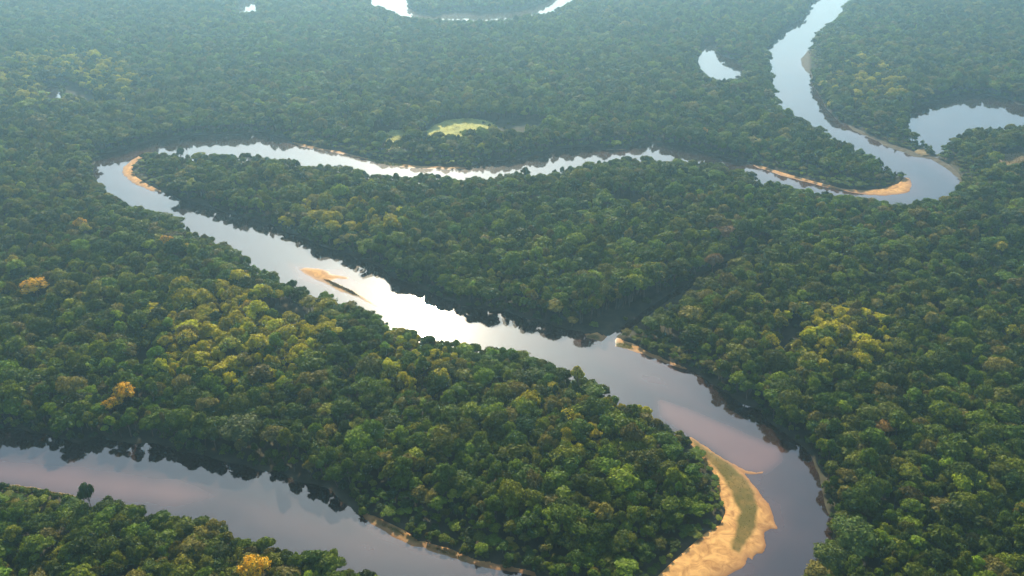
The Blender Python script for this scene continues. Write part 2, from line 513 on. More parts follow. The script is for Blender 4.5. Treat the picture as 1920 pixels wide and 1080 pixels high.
# ------------------------------------------------------------------ mesh helpers
def mesh_np(name, V, faces, mats, fmat=None, smooth=False):
    """V (n,3); faces (m,k) array or list of such arrays"""
    me = bpy.data.meshes.new(name)
    fl = faces if isinstance(faces, list) else [faces]
    fl = [f for f in fl if len(f)]
    loops = np.concatenate([f.ravel() for f in fl]).astype(np.int32)
    sizes = np.concatenate([np.full(len(f), f.shape[1]) for f in fl]).astype(np.int32)
    starts = np.concatenate([[0], np.cumsum(sizes)[:-1]]).astype(np.int32)
    me.vertices.add(len(V))
    me.vertices.foreach_set('co', np.asarray(V, dtype=np.float32).ravel())
    me.loops.add(len(loops))
    me.loops.foreach_set('vertex_index', loops)
    me.polygons.add(len(sizes))
    me.polygons.foreach_set('loop_start', starts)
    if fmat is not None:
        me.polygons.foreach_set('material_index', np.asarray(fmat, dtype=np.int32))
    me.polygons.foreach_set('use_smooth', np.full(len(sizes), smooth))
    for m in (mats if isinstance(mats, (list, tuple)) else [mats]):
        me.materials.append(m)
    me.update(calc_edges=True)
    me.validate()
    return me


def obj(name, me, parent=None):
    o = bpy.data.objects.new(name, me)
    col.objects.link(o)
    if parent:
        o.parent = parent
    return o


def tag(o, label=None, cat=None, group=None, kind=None):
    if label: o['label'] = label
    if cat: o['category'] = cat
    if group: o['group'] = group
    if kind: o['kind'] = kind
    return o


def add_attr(me, name, vals):
    a = me.attributes.new(name, 'FLOAT', 'POINT')
    a.data.foreach_set('value', np.asarray(vals, dtype=np.float32))


# ------------------------------------------------------------------ the ground
def axis(*segs):
    out = []
    for a, b, s in segs:
        out.append(np.arange(a, b - 1e-6, s))
    out.append(np.array([segs[-1][1]]))
    return np.concatenate(out)


gxs = axis((-8000, -1100, 1150), (-1100, -350, 6), (-350, 350, 2.5), (350, 1100, 6), (1100, 8000, 1150))
gys = axis((-4000, 120, 412), (120, 560, 1.8), (560, 900, 3), (900, 1680, 6), (1680, 9000, 1220))
X, Y = np.meshgrid(gxs, gys)
inner = (X > RX0) & (X < RX1) & (Y > RY0) & (Y < RY1)
Z = np.where(inner, ground_z(X.ravel(), Y.ravel()).reshape(X.shape), 1.2)
nx, ny = len(gxs), len(gys)
idx = np.arange(nx * ny).reshape(ny, nx)
quads = np.stack([idx[:-1, :-1], idx[:-1, 1:], idx[1:, 1:], idx[1:, :-1]], -1).reshape(-1, 4)
tag(obj('ground', mesh_np('ground', np.stack([X.ravel(), Y.ravel(), Z.ravel()], 1), quads, M_SOIL, smooth=True)),
    'dark forest floor of the flat floodplain under the trees', kind='structure')

# ------------------------------------------------------------------ the water: one sheet for each connected body
wet = WSD < 4.0
cell = wet[:-1, :-1] | wet[:-1, 1:] | wet[1:, 1:] | wet[1:, :-1]
lab = np.zeros(cell.shape, dtype=int)
nlab = 0
for j, i in zip(*np.nonzero(cell)):
    if lab[j, i]:
        continue
    nlab += 1
    stack = [(j, i)]
    lab[j, i] = nlab
    while stack:
        a, b = stack.pop()
        for c, d in ((a + 1, b), (a - 1, b), (a, b + 1), (a, b - 1)):
            if 0 <= c < cell.shape[0] and 0 <= d < cell.shape[1] and cell[c, d] and not lab[c, d]:
                lab[c, d] = nlab
                stack.append((c, d))

SHALLOWS = [
    (np.array(up(0, [(1230, 745), (1300, 770), (1400, 815), (1468, 842), (1466, 868), (1430, 888), (1390, 884), (1340, 850), (1290, 815), (1240, 780)])), 4.0, 0.85),
    (np.array(up(0, [(1100, 640), (1220, 672), (1300, 730), (1330, 770), (1230, 740), (1130, 680)])), 10.0, 0.35),
    (np.array(up(0, [(-150, 868), (60, 872), (180, 888), (330, 905), (400, 930), (330, 945), (150, 925), (0, 905), (-150, 900)])), 8.0, 0.8),
    (np.array(up(0, [(380, 925), (520, 950), (640, 990), (760, 1030), (830, 1060), (700, 1050), (500, 985)])), 10.0, 0.3),
    (np.array(up(0, [(540, 495), (640, 505), (720, 560), (730, 590), (640, 548), (560, 522)])), 6.0, 0.8),
]
inv = {'river': 'broad silty river winding in loops through the forest'}
pts0 = {'lagoon': unproject(1850, 215, 0), 'oxbow_pond': unproject(1325, 110, 0), 'river_arm': unproject(730, 2, 0),
        'pond': unproject(463, 8, 0), 'pool': unproject(98, 172, 0), 'river': unproject(1480, 150, 0)}
WLAB = {'lagoon': 'bright lagoon ringed by trees beside the far bend', 'oxbow_pond': 'small curved white pond in the far forest',
        'river_arm': 'far loop of bright river at the top edge', 'pond': 'tiny bright pond in the far forest', 'pool': 'tiny pale pool in the left forest',
        'river': 'broad silty river winding in loops through the forest'}
names = {}
for k, (x, y) in pts0.items():
    l = lab[int((y - RY0) / RS), int((x - RX0) / RS)]
    names[l] = k
for l in range(1, nlab + 1):
    js, is_ = np.nonzero(lab == l)
    q = np.stack([js * len(rx) + is_, js * len(rx) + is_ + 1, (js + 1) * len(rx) + is_ + 1, (js + 1) * len(rx) + is_], 1)
    u, iv = np.unique(q.ravel(), return_inverse=True)
    P = flat[u]
    me = mesh_np('water', np.stack([P[:, 0], P[:, 1], np.zeros(len(P))], 1), iv.reshape(-1, 4), M_WATER)
    shl = 0.25 * np.exp(-np.maximum(sample(SAND_SD, P[:, 0], P[:, 1]), 0) / 7.0) + 0.08 * (fbm(P[:, 0], P[:, 1], 60.0) + 0.5)
    for poly, fe, amt in SHALLOWS:
        sd = poly_sd(P, poly) + 3 * fbm(P[:, 0], P[:, 1], 25.0)
        shl = np.maximum(shl, amt * (1 / (1 + np.exp(np.clip(sd / fe * 3, -30, 30)))))
    add_attr(me, 'shallow', np.clip(shl, 0, 1))
    nm = names.get(l, 'backwater')
    tag(obj(nm, me), WLAB.get(nm, 'quiet backwater among the trees'), kind='structure')

# ------------------------------------------------------------------ sand banks and meadows
SLAB = {
    'point_bar': 'large orange sandbank inside the near right bend with a green strip',
    'tip_bar': 'sandy tip of the far wooded spit at the upper right bend',
    'bend_bar': 'narrow sand beach at the left tip of the wooded loop',
    'middle_bar': 'thin sand beach along the far bank below the pale meadow',
    'narrow_bar': 'short sand patch on the far bank of the narrow reach',
    'cut_bank': 'thin orange sand bank along the near lower river',
    'creek_mouth_bar': 'sandy flat around the creek mouth at mid right',
    'right_bank_strip': 'low sandy bank between the far river and the lagoon',
    'bank_notch': 'small brown mud notch on the far upper river bank',
    'islet': 'orange sand islet with a long thin spit beside the sun glint',
    'crescent': 'thin pale sand crescent awash off the near bend',
    'left_bank_strip': 'grassy sand edge at the lower left river bank',
    'oxbow_head': 'pale mud at the head of the curved pond',
}


def sheet(poly, st, zfun, mat, name, grow=1.5):
    lo, hi = poly.min(0) - grow - st, poly.max(0) + grow + st
    xs, ys = np.arange(lo[0], hi[0], st), np.arange(lo[1], hi[1], st)
    A, B = np.meshgrid(xs, ys)
    P = np.stack([A.ravel(), B.ravel()], 1)
    sd = poly_sd(P, poly).reshape(A.shape)
    k = sd < grow
    c = k[:-1, :-1] & k[:-1, 1:] & k[1:, 1:] & k[1:, :-1]
    js, is_ = np.nonzero(c)
    w = len(xs)
    q = np.stack([js * w + is_, js * w + is_ + 1, (js + 1) * w + is_ + 1, (js + 1) * w + is_], 1)
    u, iv = np.unique(q.ravel(), return_inverse=True)
    P = P[u]
    z, wv = zfun(P, sd.ravel()[u])
    me = mesh_np(name, np.stack([P[:, 0], P[:, 1], z], 1), iv.reshape(-1, 4), mat, smooth=True)
    if wv is not None:
        add_attr(me, 'wet', wv)
    return me, P, z


# grass grows here
GRASS = [
    # polygon in the photograph, tufts per square metre, height, colour
    (np.array(up(0.6, [(1290, 816), (1313, 831), (1345, 855), (1374, 873), (1398, 897), (1416, 925), (1421, 950), (1418, 985), (1402, 1015), (1385, 1035), (1372, 1030),
                       (1378, 1000), (1388, 962), (1374, 930), (1356, 895), (1330, 865), (1305, 838)])), 1.2, 0.14, (0.13, 0.105, 0.02)),
    (np.array(up(0.6, [(0, 903), (60, 912), (140, 926), (140, 934), (60, 921), (0, 914), (-80, 908), (-80, 897)])), 5.0, 0.6, (0.20, 0.17, 0.04)),
    (np.array(up(0.6, [(1152, 640), (1185, 645), (1187, 655), (1152, 648)])), 5.0, 0.3, (0.24, 0.23, 0.05)),
    (np.array(up(0.6, [(1100, 628), (1122, 627), (1124, 636), (1100, 632)])), 3.0, 0.3, (0.30, 0.21, 0.06)),
    (np.array(up(0.6, [(690, 296), (760, 309), (740, 313), (680, 300)])), 2.5, 0.8, (0.28, 0.27, 0.07)),
    (np.array(up(0.6, [(1713, 282), (1722, 273), (1745, 279), (1746, 291), (1730, 291)])), 2.0, 0.8, (0.25, 0.25, 0.08)),
    (np.array(up(0.6, [(700, 975), (740, 990), (770, 1008), (800, 1022), (850, 1036), (880, 1053), (840, 1038), (770, 1012)])), 3.0, 0.8, (0.35, 0.21, 0.06)),
    (np.array(up(0.6, [(604, 521), (640, 532), (690, 562), (660, 550), (622, 534)])), 5.0, 0.7, (0.14, 0.10, 0.05)),
    (MEADOWS['long_meadow'], 0.7, 0.5, (0.40, 0.38, 0.10)),
    (MEADOWS['small_meadow'], 0.7, 0.8, (0.36, 0.34, 0.13)),
    (MEADOWS['dry_meadow'], 0.7, 0.9, (0.22, 0.155, 0.06)),
]

SAND_PTS = []
for nm, (poly, st, hh) in SANDS.items():
    def zf(P, sd, hh=hh, st=st):
        x, y = P[:, 0], P[:, 1]
        amp = min(1.2, st * 1.6)
        dw = water_sd(P) + amp * fbm(x, y, 4.0 + 3 * st, 3)
        z = np.where(dw > 0, 0.02 + hh * (1 - np.exp(-np.maximum(dw, 0) / 5.0)) + 0.12 * fbm(x, y, 7.0, 3), 0.35 * dw)
        z = z - np.clip(sd + 0.3, 0, 3) * 0.8 * (dw > 3)
        return z, np.exp(-np.maximum(dw - 0.3, 0) / 2.2)
    me, P, z = sheet(poly, st, zf, M_MUD if nm in ('right_bank_strip', 'bank_notch', 'oxbow_head') else M_SAND, nm)
    turf = np.zeros(len(P))
    for gp, dens, gh, gcol in GRASS[:8]:
        q = poly_sd(P, gp) + 1.5 * fbm(P[:, 0], P[:, 1], 6.0, 4)
        turf = np.maximum(turf, np.clip(0.5 - q / 2.0, 0, 1) * (0.95 + 0.25 * fbm(P[:, 0], P[:, 1], 4.0, 3)))
    turf = np.clip(turf, 0, 1)
    if nm in ('right_bank_strip', 'bank_notch', 'oxbow_head', 'left_bank_strip'):
        turf = np.maximum(turf, np.clip(0.75 + 0.5 * fbm(P[:, 0], P[:, 1], 8.0, 3), 0, 1))
    add_attr(me, 'turf', turf)
    SAND_PTS.append((P, z))
    tag(obj('sandbank' if nm not in ('islet',) else 'sand_islet', me), SLAB[nm], kind='structure')

MLAB = {'long_meadow': 'pale yellow green clearing in the far forest', 'small_meadow': 'small pale clearing left of the yellow green one',
        'dry_meadow': 'dry brown grassy clearing at the right edge', 'spit_meadow': 'grassy strip between lagoon and far river'}
for nm, poly in MEADOWS.items():
    zf = lambda P, sd: (1.55 - 0.5 * np.clip(sd + 2, 0, 3) + 0.1 * fbm(P[:, 0], P[:, 1], 9.0), None)
    me, P, z = sheet(poly, 2.0, zf, M_DRY if nm in ('dry_meadow', 'spit_meadow') else M_MEADOW, nm, grow=1.0)
    tag(obj('meadow', me), MLAB[nm], kind='structure')

gv, gf, gc = [], [], []
base = 0
for poly, dens, hh, c in GRASS:
    lo, hi = poly.min(0), poly.max(0)
    n = int((hi - lo).prod() * dens)
    n = min(n, 60000)
    P = rng.random((n, 2)) * (hi - lo) + lo
    P = P[poly_sd(P, poly) < -0.2 + 0.8 * fbm(P[:, 0], P[:, 1], 5.0)]
    w = sample(WSD, P[:, 0], P[:, 1])
    P = P[w > 0.6]
    if not len(P):
        continue
    n = len(P)
    patch = 0.75 + 0.6 * (vnoise(P[:, 0], P[:, 1], 6.0) - 0.3)
    z0 = np.full(n, 0.35)
    for SPt, SZ in SAND_PTS:
        lo2, hi2 = SPt.min(0), SPt.max(0)
        for q in np.nonzero((P[:, 0] > lo2[0]) & (P[:, 0] < hi2[0]) & (P[:, 1] > lo2[1]) & (P[:, 1] < hi2[1]))[0]:
            jn = np.argmin((SPt[:, 0] - P[q, 0]) ** 2 + (SPt[:, 1] - P[q, 1]) ** 2)
            if (SPt[jn, 0] - P[q, 0]) ** 2 + (SPt[jn, 1] - P[q, 1]) ** 2 < 2.0:
                z0[q] = max(z0[q] * 0, SZ[jn]) - 0.05
    if poly is MEADOWS['long_meadow'] or poly is MEADOWS['small_meadow'] or poly is MEADOWS['dry_meadow']:
        z0[:] = 1.4
    for k in range(2):
        a = rng.random(n) * math.tau
        wd = 0.22 + 0.25 * rng.random(n)
        h = hh * (0.5 + 0.8 * rng.random(n))
        tx_, ty_ = (rng.random(n) - 0.5) * 0.5, (rng.random(n) - 0.5) * 0.5
        V = np.empty((n, 3, 3))
        V[:, 0] = np.stack([P[:, 0] - np.cos(a) * wd, P[:, 1] - np.sin(a) * wd, z0], 1)
        V[:, 1] = np.stack([P[:, 0] + np.cos(a) * wd, P[:, 1] + np.sin(a) * wd, z0], 1)
        V[:, 2] = np.stack([P[:, 0] + tx_, P[:, 1] + ty_, z0 + h], 1)
        gv.append(V.reshape(-1, 3))
        gf.append(np.arange(base, base + 3 * n).reshape(-1, 3))
        cc = np.array(c)[None, :] * patch[:, None]
        gc.append(np.repeat(np.concatenate([cc, np.ones((n, 1))], 1), 3, axis=0))
        base += 3 * n
me = mesh_np('bank_grass', np.concatenate(gv), np.concatenate(gf), M_GRASS)
ca = me.color_attributes.new('tint', 'FLOAT_COLOR', 'POINT')
ca.data.foreach_set('color', np.concatenate(gc).astype(np.float32).ravel())
for n_ in M_GRASS.node_tree.nodes:
    if n_.type == 'ATTRIBUTE':
        n_.attribute_type = 'GEOMETRY'
tag(obj('grass', me), 'olive and straw coloured grass on the sandbanks and clearings', 'grass', kind='stuff')


# ------------------------------------------------------------------ trees
def ico(sub):
    bm = bmesh.new()
    bmesh.ops.create_icosphere(bm, subdivisions=sub, radius=1.0)
    V = np.array([v.co[:] for v in bm.verts])
    F = np.array([[v.index for v in f.verts] for f in bm.faces])
    bm.free()
    return V, F


ICO1 = ico(2)


def tube(p0, p1, r0, r1, n=6):
    p0, p1 = np.array(p0, float), np.array(p1, float)
    d = (p1 - p0) / np.linalg.norm(p1 - p0)
    a = np.cross(d, [0.3, 0.9, 0.1]); a /= np.linalg.norm(a)
    b = np.cross(d, a)
    t = np.arange(n) / n * math.tau
    ring = np.cos(t)[:, None] * a + np.sin(t)[:, None] * b
    V = np.concatenate([p0 + ring * r0, p1 + ring * r1])
    i = np.arange(n)
    j = (i + 1) % n
    return V, np.stack([i, j, j + n, i + n], 1)


def crown_arrays(r, R, height, flat_=0.75, lumps=11, leaves=1500, leaf=0.55, gap=0.0, core=True, spread=1.0, dome=0.5):
    """leaf faces spread over uneven lumps of a dome R wide whose top is at height"""
    cz = height - R * flat_
    cs = [np.array([0, 0, cz + R * flat_ * 0.45, R * 0.5])]
    for k in range(lumps):
        a = k * 2.39996 + r.random() * 0.8
        q = math.sqrt((k + 0.6) / lumps) * spread
        rad = R * (0.30 + 0.20 * r.random()) * (1.1 - 0.25 * q)
        rr = max(0, R * q - rad * 0.7)
        zz = cz + R * flat_ * (math.sqrt(max(0.0, 1 - min(1.0, q * 0.95) ** 2)) * 0.75 - 0.15) + R * (r.random() - 0.5) * 0.30
        cs.append(np.array([math.cos(a) * rr, math.sin(a) * rr, zz, rad]))
    cs = np.array(cs)
    wts = cs[:, 3] ** 2
    which = r.choice(len(cs), leaves, p=wts / wts.sum())
    d = r.normal(size=(leaves, 3))
    d[:, 2] = d[:, 2] * 0.9 + 0.35
    d /= np.linalg.norm(d, axis=1)[:, None]
    rad = cs[which, 3] * (0.80 + 0.42 * r.random(leaves) ** 2.0)
    C = cs[which, :3] + d * rad[:, None] * np.array([1, 1, 0.8])
    # drop leaves deep inside other lumps
    dist = np.linalg.norm(C[:, None, :] - cs[None, :, :3], axis=2) / cs[None, :, 3]
    keep = dist.min(1) > 0.66
    C, d = C[keep], d[keep]
    n = len(C)
    nrm = d + r.normal(size=(n, 3)) * 0.52
    nrm /= np.linalg.norm(nrm, axis=1)[:, None]
    t = np.cross(nrm, r.normal(size=(n, 3)))
    t /= np.linalg.norm(t, axis=1)[:, None]
    b = np.cross(nrm, t)
    s = leaf * (0.6 + 0.8 * r.random(n))[:, None]
    V = np.stack([C - t * s, C - b * s * 0.6, C + t * s, C + b * s * 0.6], 1).reshape(-1, 3)
    F = np.arange(4 * n).reshape(-1, 4)
    TV, TF = [], []
    off = len(V)
    if core:
        for c in cs:
            v = ICO1[0] * c[3] * (0.74 + 0.16 * r.random((len(ICO1[0]), 1))) * np.array([1, 1, 0.8]) + c[:3]
            TV.append(v); TF.append(ICO1[1] + off); off += len(v)
    if TV:
        V = np.concatenate([V] + TV)
        return V, [F, np.concatenate(TF)], cs
    return V, [F], cs


def trunk_arrays(r, cs, height, R):
    V, F = [], []
    off = 0
    lean = np.array([r.normal() * 0.3, r.normal() * 0.3])
    fork = np.array([lean[0], lean[1], height * 0.45])
    segs = [((0, 0, -0.6), (lean[0] * 0.5, lean[1] * 0.5, height * 0.22), 0.34, 0.25), ((lean[0] * 0.5, lean[1] * 0.5, height * 0.22), fork, 0.25, 0.2)]
    for c in cs[:: max(1, len(cs) // 7)]:
        mid = fork * 0.5 + c[:3] * 0.5 + np.array([0, 0, 0.3])
        segs.append((fork, mid, 0.15, 0.10))
        segs.append((mid, c[:3], 0.10, 0.03))
    for p0, p1, a, b in segs:
        v, f = tube(p0, p1, a * R / 4.5, b * R / 4.5)
        V.append(v); F.append(f + off); off += len(v)
    return np.concatenate(V), np.concatenate(F)


class Kind:
    pass


KINDS = []


def make_kind(seed, R, height, mat=None, **kw):
    r = np.random.default_rng(seed)
    V, F, cs = crown_arrays(r, R, height, **kw)
    TV, TF = trunk_arrays(r, cs, height, R)
    k = Kind()
    k.R, k.h = R, height
    k.V, k.F, k.TV, k.TF = V, F, TV, TF
    k.mat = mat or M_LEAF
    cm = np.concatenate([np.full(len(f), i) for i, f in enumerate(F)])
    k.crown = mesh_np('crown', V, F, [k.mat, M_CORE], fmat=cm)
    k.trunk = mesh_np('trunk', TV, TF, M_BARK, smooth=True)
    fl = [f for f in F] + [TF + len(V)]
    fm = np.concatenate([cm, np.full(len(TF), 2)])
    k.whole = mesh_np('tree_whole', np.concatenate([V, TV]), fl, [k.mat, M_CORE, M_BARK], fmat=fm)
    return k


# broad round, tall oval, wide flat, irregular ... all about 4.5 m radius
for s, (R, h, kw) in enumerate([
    (4.4, 11.5, dict(flat_=0.80, lumps=11)), (4.6, 11.0, dict(flat_=0.70, lumps=13)), (4.0, 12.5, dict(flat_=1.0, lumps=10)),
    (5.0, 11.0, dict(flat_=0.60, lumps=14)), (4.3, 12.0, dict(flat_=0.9, lumps=8)), (4.5, 11.0, dict(flat_=0.75, lumps=16)),
    (4.1, 10.5, dict(flat_=0.85, lumps=9, spread=1.1)), (5.0, 11.5, dict(flat_=0.45, lumps=7, spread=1.25, leaves=1300)),
    (4.6, 11.0, dict(flat_=0.55, lumps=6, spread=1.35, leaves=1200, leaf=0.6)), (3.6, 13.0, dict(flat_=1.2, lumps=7, spread=1.2)), (4.8, 12.0, dict(flat_=0.72, lumps=12, spread=1.1)),
]):
    KINDS.append(make_kind(100 + s, R, h, **kw))
N_GREEN = len(KINDS)
K_SPARSE = len(KINDS)
KINDS.append(make_kind(300, 4.3, 11.0, flat_=0.8, lumps=12, leaves=700, leaf=0.38, core=False))
K_BUSH = len(KINDS)
KINDS.append(make_kind(310, 2.4, 3.2, flat_=0.9, lumps=8, leaves=420, leaf=0.42))
K_BUSH2 = len(KINDS)
KINDS.append(make_kind(311, 2.6, 2.8, flat_=0.75, lumps=10, leaves=420, leaf=0.42))
K_BIG = len(KINDS)
KINDS.append(make_kind(320, 8.0, 15.0, flat_=0.72, lumps=22, leaves=4200, leaf=0.6))
K_YELLOW = len(KINDS)
KINDS.append(make_kind(330, 4.8, 13.0, mat=M_FLOWER, flat_=0.55, lumps=15, leaves=1800, leaf=0.45))
KINDS.append(make_kind(331, 4.4, 13.5, mat=M_FLOWER, flat_=0.65, lumps=10, leaves=1500, leaf=0.45, spread=1.15))

# --- where trees stand
SP_ = 4.25
xs = np.arange(-1080, 1080, SP_)
ys = np.arange(170, 1640, SP_)
A, B = np.meshgrid(xs, ys)
A = A + (np.arange(len(ys)) % 2)[:, None] * SP_ / 2
tx = A.ravel() + (rng.random(A.size) - 0.5) * SP_ * 0.95
ty = B.ravel() + (rng.random(A.size) - 0.5) * SP_ * 0.95
u, v, dep = project(tx, ty, 8.0)
m = (u > -260) & (u < 2180) & (v > -75) & (v < 1330)
tx, ty = tx[m], ty[m]
u0, v0, dep0 = project(tx, ty, 8.0)
dw = sample(WSD, tx, ty)
sd = sample(SAND_SD, tx, ty)
ok = (dw > 2.2) & (sd > 1.0)
Pt = np.stack([tx, ty], 1)
for poly in list(MEADOWS.values()) + GAPS:
    lo, hi = poly.min(0), poly.max(0)
    mm = np.nonzero((tx > lo[0]) & (tx < hi[0]) & (ty > lo[1]) & (ty < hi[1]))[0]
    if len(mm):
        ok[mm[poly_sd(Pt[mm], poly) < 0]] = False
ok &= ~((fbm(tx, ty, 55.0, 2) < -0.72) & (dw > 12))            # natural small openings
tx, ty, dw, u0, v0, dep0 = tx[ok], ty[ok], dw[ok], u0[ok], v0[ok], dep0[ok]
n = len(tx)
big = fbm(tx, ty, 70.0, 2)
size = np.clip(np.exp(rng.normal(-0.36, 0.36, n)) * (1 + 0.18 * big), 0.36, 1.6)
hsc = np.clip(0.95 + 0.17 * rng.normal(size=n) + 0.16 * big + 0.16 * fbm(tx, ty, 22.0, 2), 0.45, 1.6) * (0.68 + 0.38 * size)
sdt = sample(SAND_SD, tx, ty)
young = 0.24 + 0.76 * np.clip((sdt - 1.0) / 20.0, 0, 1)       # young growth next to the sand
hsc *= np.where(dw < 9, np.where(sample(WSD, tx, ty - 13.0) < 1.0, 1.08, 0.90), 0.97) * young
size *= 0.5 + 0.5 * young
behind = (sample(WSD, tx, ty + 14.0) < 1.0) | (sample(WSD, tx, ty + 24.0) < 1.0)
hsc = np.where(behind & (dw < 24), np.minimum(hsc, 0.93), hsc)      # trees in front of the water stay even
hsc = np.where(dw < 8, np.clip(hsc, 0.7, 1.06), hsc) * np.where(young < 0.97, np.minimum(young + 0.15, 1), 1)
gsd = poly_sd(np.stack([tx, ty], 1), GAPS[0])
hsc = np.where((gsd < 9) & (poly_sd(np.stack([tx + 3.0, ty - 9.0], 1), GAPS[0]) < 0), np.maximum(hsc, 1.0) * 1.25, hsc)


def patch(cx, cy, rx_, ry_, soft=0.5):
    q = ((u0 - cx) / rx_) ** 2 + ((v0 - cy) / ry_) ** 2
    return np.clip((1 + soft - q) / (2 * soft), 0, 1)


# leaf colour of each tree: species and season, in patches
greens = np.array([(0.048, 0.078, 0.011), (0.066, 0.098, 0.012), (0.084, 0.120, 0.013), (0.036, 0.064, 0.014), (0.094, 0.108, 0.014),
                   (0.064, 0.076, 0.018), (0.110, 0.142, 0.014)])
pw = np.array([0.24, 0.24, 0.14, 0.14, 0.10, 0.08, 0.06])
tint = greens[rng.choice(len(greens), n, p=pw)]
tint = tint * np.clip(1 + 0.27 * rng.normal(size=(n, 1)), 0.45, 1.9) * (1 + 0.05 * rng.normal(size=(n, 3)))
spec = fbm(tx + 300, ty, 90.0, 3)
tint = tint * (1 + 0.22 * spec[:, None]) * (1 + np.stack([0.20 * fbm(tx, ty + 700, 120.0, 2), 0 * spec, -0.1 * spec], 1))
oliv = np.maximum.reduce([patch(450, 635, 170, 90), 0.6 * patch(1560, 380 + 250, 120, 60), 0.5 * patch(640, 420, 120, 40), 0.4 * patch(790, 690, 110, 60),
                          0.4 * patch(1620, 160, 90, 40), 0.45 * patch(130, 150, 140, 50), 0.4 * patch(1100, 780, 130, 60)])
pick = rng.random(n) < oliv * 0.8
tint[pick] = np.array((0.250, 0.232, 0.014)) * (1 + 0.25 * rng.normal(size=(pick.sum(), 1)))
brown = np.maximum.reduce([patch(1690, 420, 170, 60), 0.6 * patch(1850, 130, 110, 60), 0.5 * patch(1800, 700, 200, 200), 0.5 * patch(880, 400, 140, 50),
                           0.5 * patch(450, 330, 150, 40), 0.35 * patch(520, 850, 120, 60), 0.3 + 0 * u0 * 0])
pick = rng.random(n) < brown * 0.24
tint[pick] = np.array((0.112, 0.104, 0.036)) * (1 + 0.22 * rng.normal(size=(pick.sum(), 1)))
tint = np.clip(tint * np.array((1.34, 1.26, 0.68)), 0.008, 0.4)
kind = rng.integers(0, N_GREEN, n)
kind[rng.random(n) < 0.035] = K_SPARSE
bigone = (rng.random(n) < 0.016) & (dw > 7) & (young > 0.97) & ~(behind & (dw < 24))
kind[bigone] = K_BIG
rot = rng.random(n) * math.tau
wide = size.copy()
tall = hsc.copy()
wide[bigone] = 0.75 + 0.25 * rng.random(bigone.sum())
tall[bigone] = 0.85 + 0.2 * rng.random(bigone.sum())

# --- trees that stand out in the photograph: pixel of the crown, width in pixels, height m, colour, kind, label
YEL = (0.62, 0.36, 0.015)
YGR = (0.40, 0.34, 0.03)
SPECIAL = [
    (65, 537, 46, 14, YEL, 'y', 'wide golden flowering tree in the forest at the left edge'),
    (152, 418, 20, 14, YEL, 'y', 'golden flowering tree left of the big river bend, upper of two'),
    (160, 430, 20, 12, YGR, 'y', 'yellow green flowering tree left of the big bend, lower of two'),
    (310, 452, 28, 13, YEL, 'y', 'orange yellow flowering tree between the left edge and the diagonal river'),
    (353, 468, 20, 12, YGR, 'y', 'pale yellow tree just right of the orange yellow one'),
    (25, 489, 20, 13, YGR, 'y', 'small yellowish tree above the wide golden one at the left edge'),
    (232, 735, 40, 13, YEL, 'y', 'golden flowering tree above the lower left river, upper of a pair'),
    (214, 757, 30, 11, YEL, 'y', 'golden flowering tree above the lower left river, lower of a pair'),
    (478, 1068, 62, 14, YEL, 'y', 'bright golden flowering tree at the bottom edge in the near forest'),
    (1083, 700, 22, 14, (0.42, 0.38, 0.03), 'y', 'yellow umbrella shaped tree on the near bank of the diagonal river'),
    (350, 634, 36, 13, YGR, 'y', 'yellow flowering tree in the olive patch, right of a smaller one'),
    (312, 640, 26, 12, YGR, 'y', 'small yellow flowering tree at the left end of the olive patch'),
    (430, 648, 40, 12, (0.30, 0.32, 0.03), 'y', 'yellow green flowering tree in the middle of the olive patch'),
    (425, 556, 22, 12, (0.36, 0.30, 0.03), 'y', 'small yellow tree at the top of the olive patch'),
    (465, 577, 24, 12, (0.42, 0.30, 0.03), 'y', 'orange tinged yellow tree in the upper olive patch'),
    (545, 600, 26, 12, (0.34, 0.31, 0.03), 'y', 'yellow flowering tree at the right of the olive patch'),
    (1875, 465, 20, 12, YGR, 'y', 'yellow flowering tree near the right edge, upper of two'),
    (1898, 620, 24, 12, (0.36, 0.36, 0.02), 'y', 'yellow green flowering tree near the right edge, lower of two'),
    (1745, 670, 24, 12, (0.24, 0.28, 0.03), 'g', 'bright lime green tree in the dark right forest'),
    (1655, 800, 40, 12, (0.26, 0.15, 0.035), 'g', 'orange brown tree in the right forest beside the near bend'),
    (1355, 432, 42, 13, (0.21, 0.13, 0.06), 'g', 'reddish brown crown in the forest above the creek'),
    (1320, 247, 12, 12, (0.50, 0.28, 0.02), 'y', 'tiny orange flowering tree beyond the narrow far reach'),
    (603, 403, 26, 13, (0.24, 0.22, 0.04), 'g', 'olive yellow tree on the wooded loop above the diagonal river'),
    (1340, 485, 30, 13, (0.18, 0.12, 0.06), 'g', 'dull brown tree beside the upper creek'),
    (1605, 1002, 78, 14, (0.075, 0.115, 0.022), 'b', 'huge light green round tree on the right bank at the bottom'),
    (1560, 1040, 60, 11, (0.085, 0.115, 0.022), 'b', 'light olive round tree at the water below the huge one'),
    (160, 922, 26, 12, (0.036, 0.066, 0.018), 'g', 'lone dark tree on the grassy bank of the lower left river'),
    (1250, 215 + 610, 40, 12, (0.09, 0.14, 0.025), 'g', 'bright green tree in the peninsula above the sandbank'),
    (450, 800, 80, 14, (0.075, 0.095, 0.03), 'b', 'very wide olive dome tree above the lower river, biggest there'),
    (515, 815, 44, 13, (0.12, 0.115, 0.035), 'g', 'yellowish green tree right of the very wide olive dome'),
    (985, 795, 46, 13, (0.045, 0.085, 0.022), 'b', 'large deep green round tree in the middle of the peninsula'),
    (338, 283, 15, 14, (0.045, 0.07, 0.025), 'g', 'tree crossing the bright far reach at the left bend'),
]


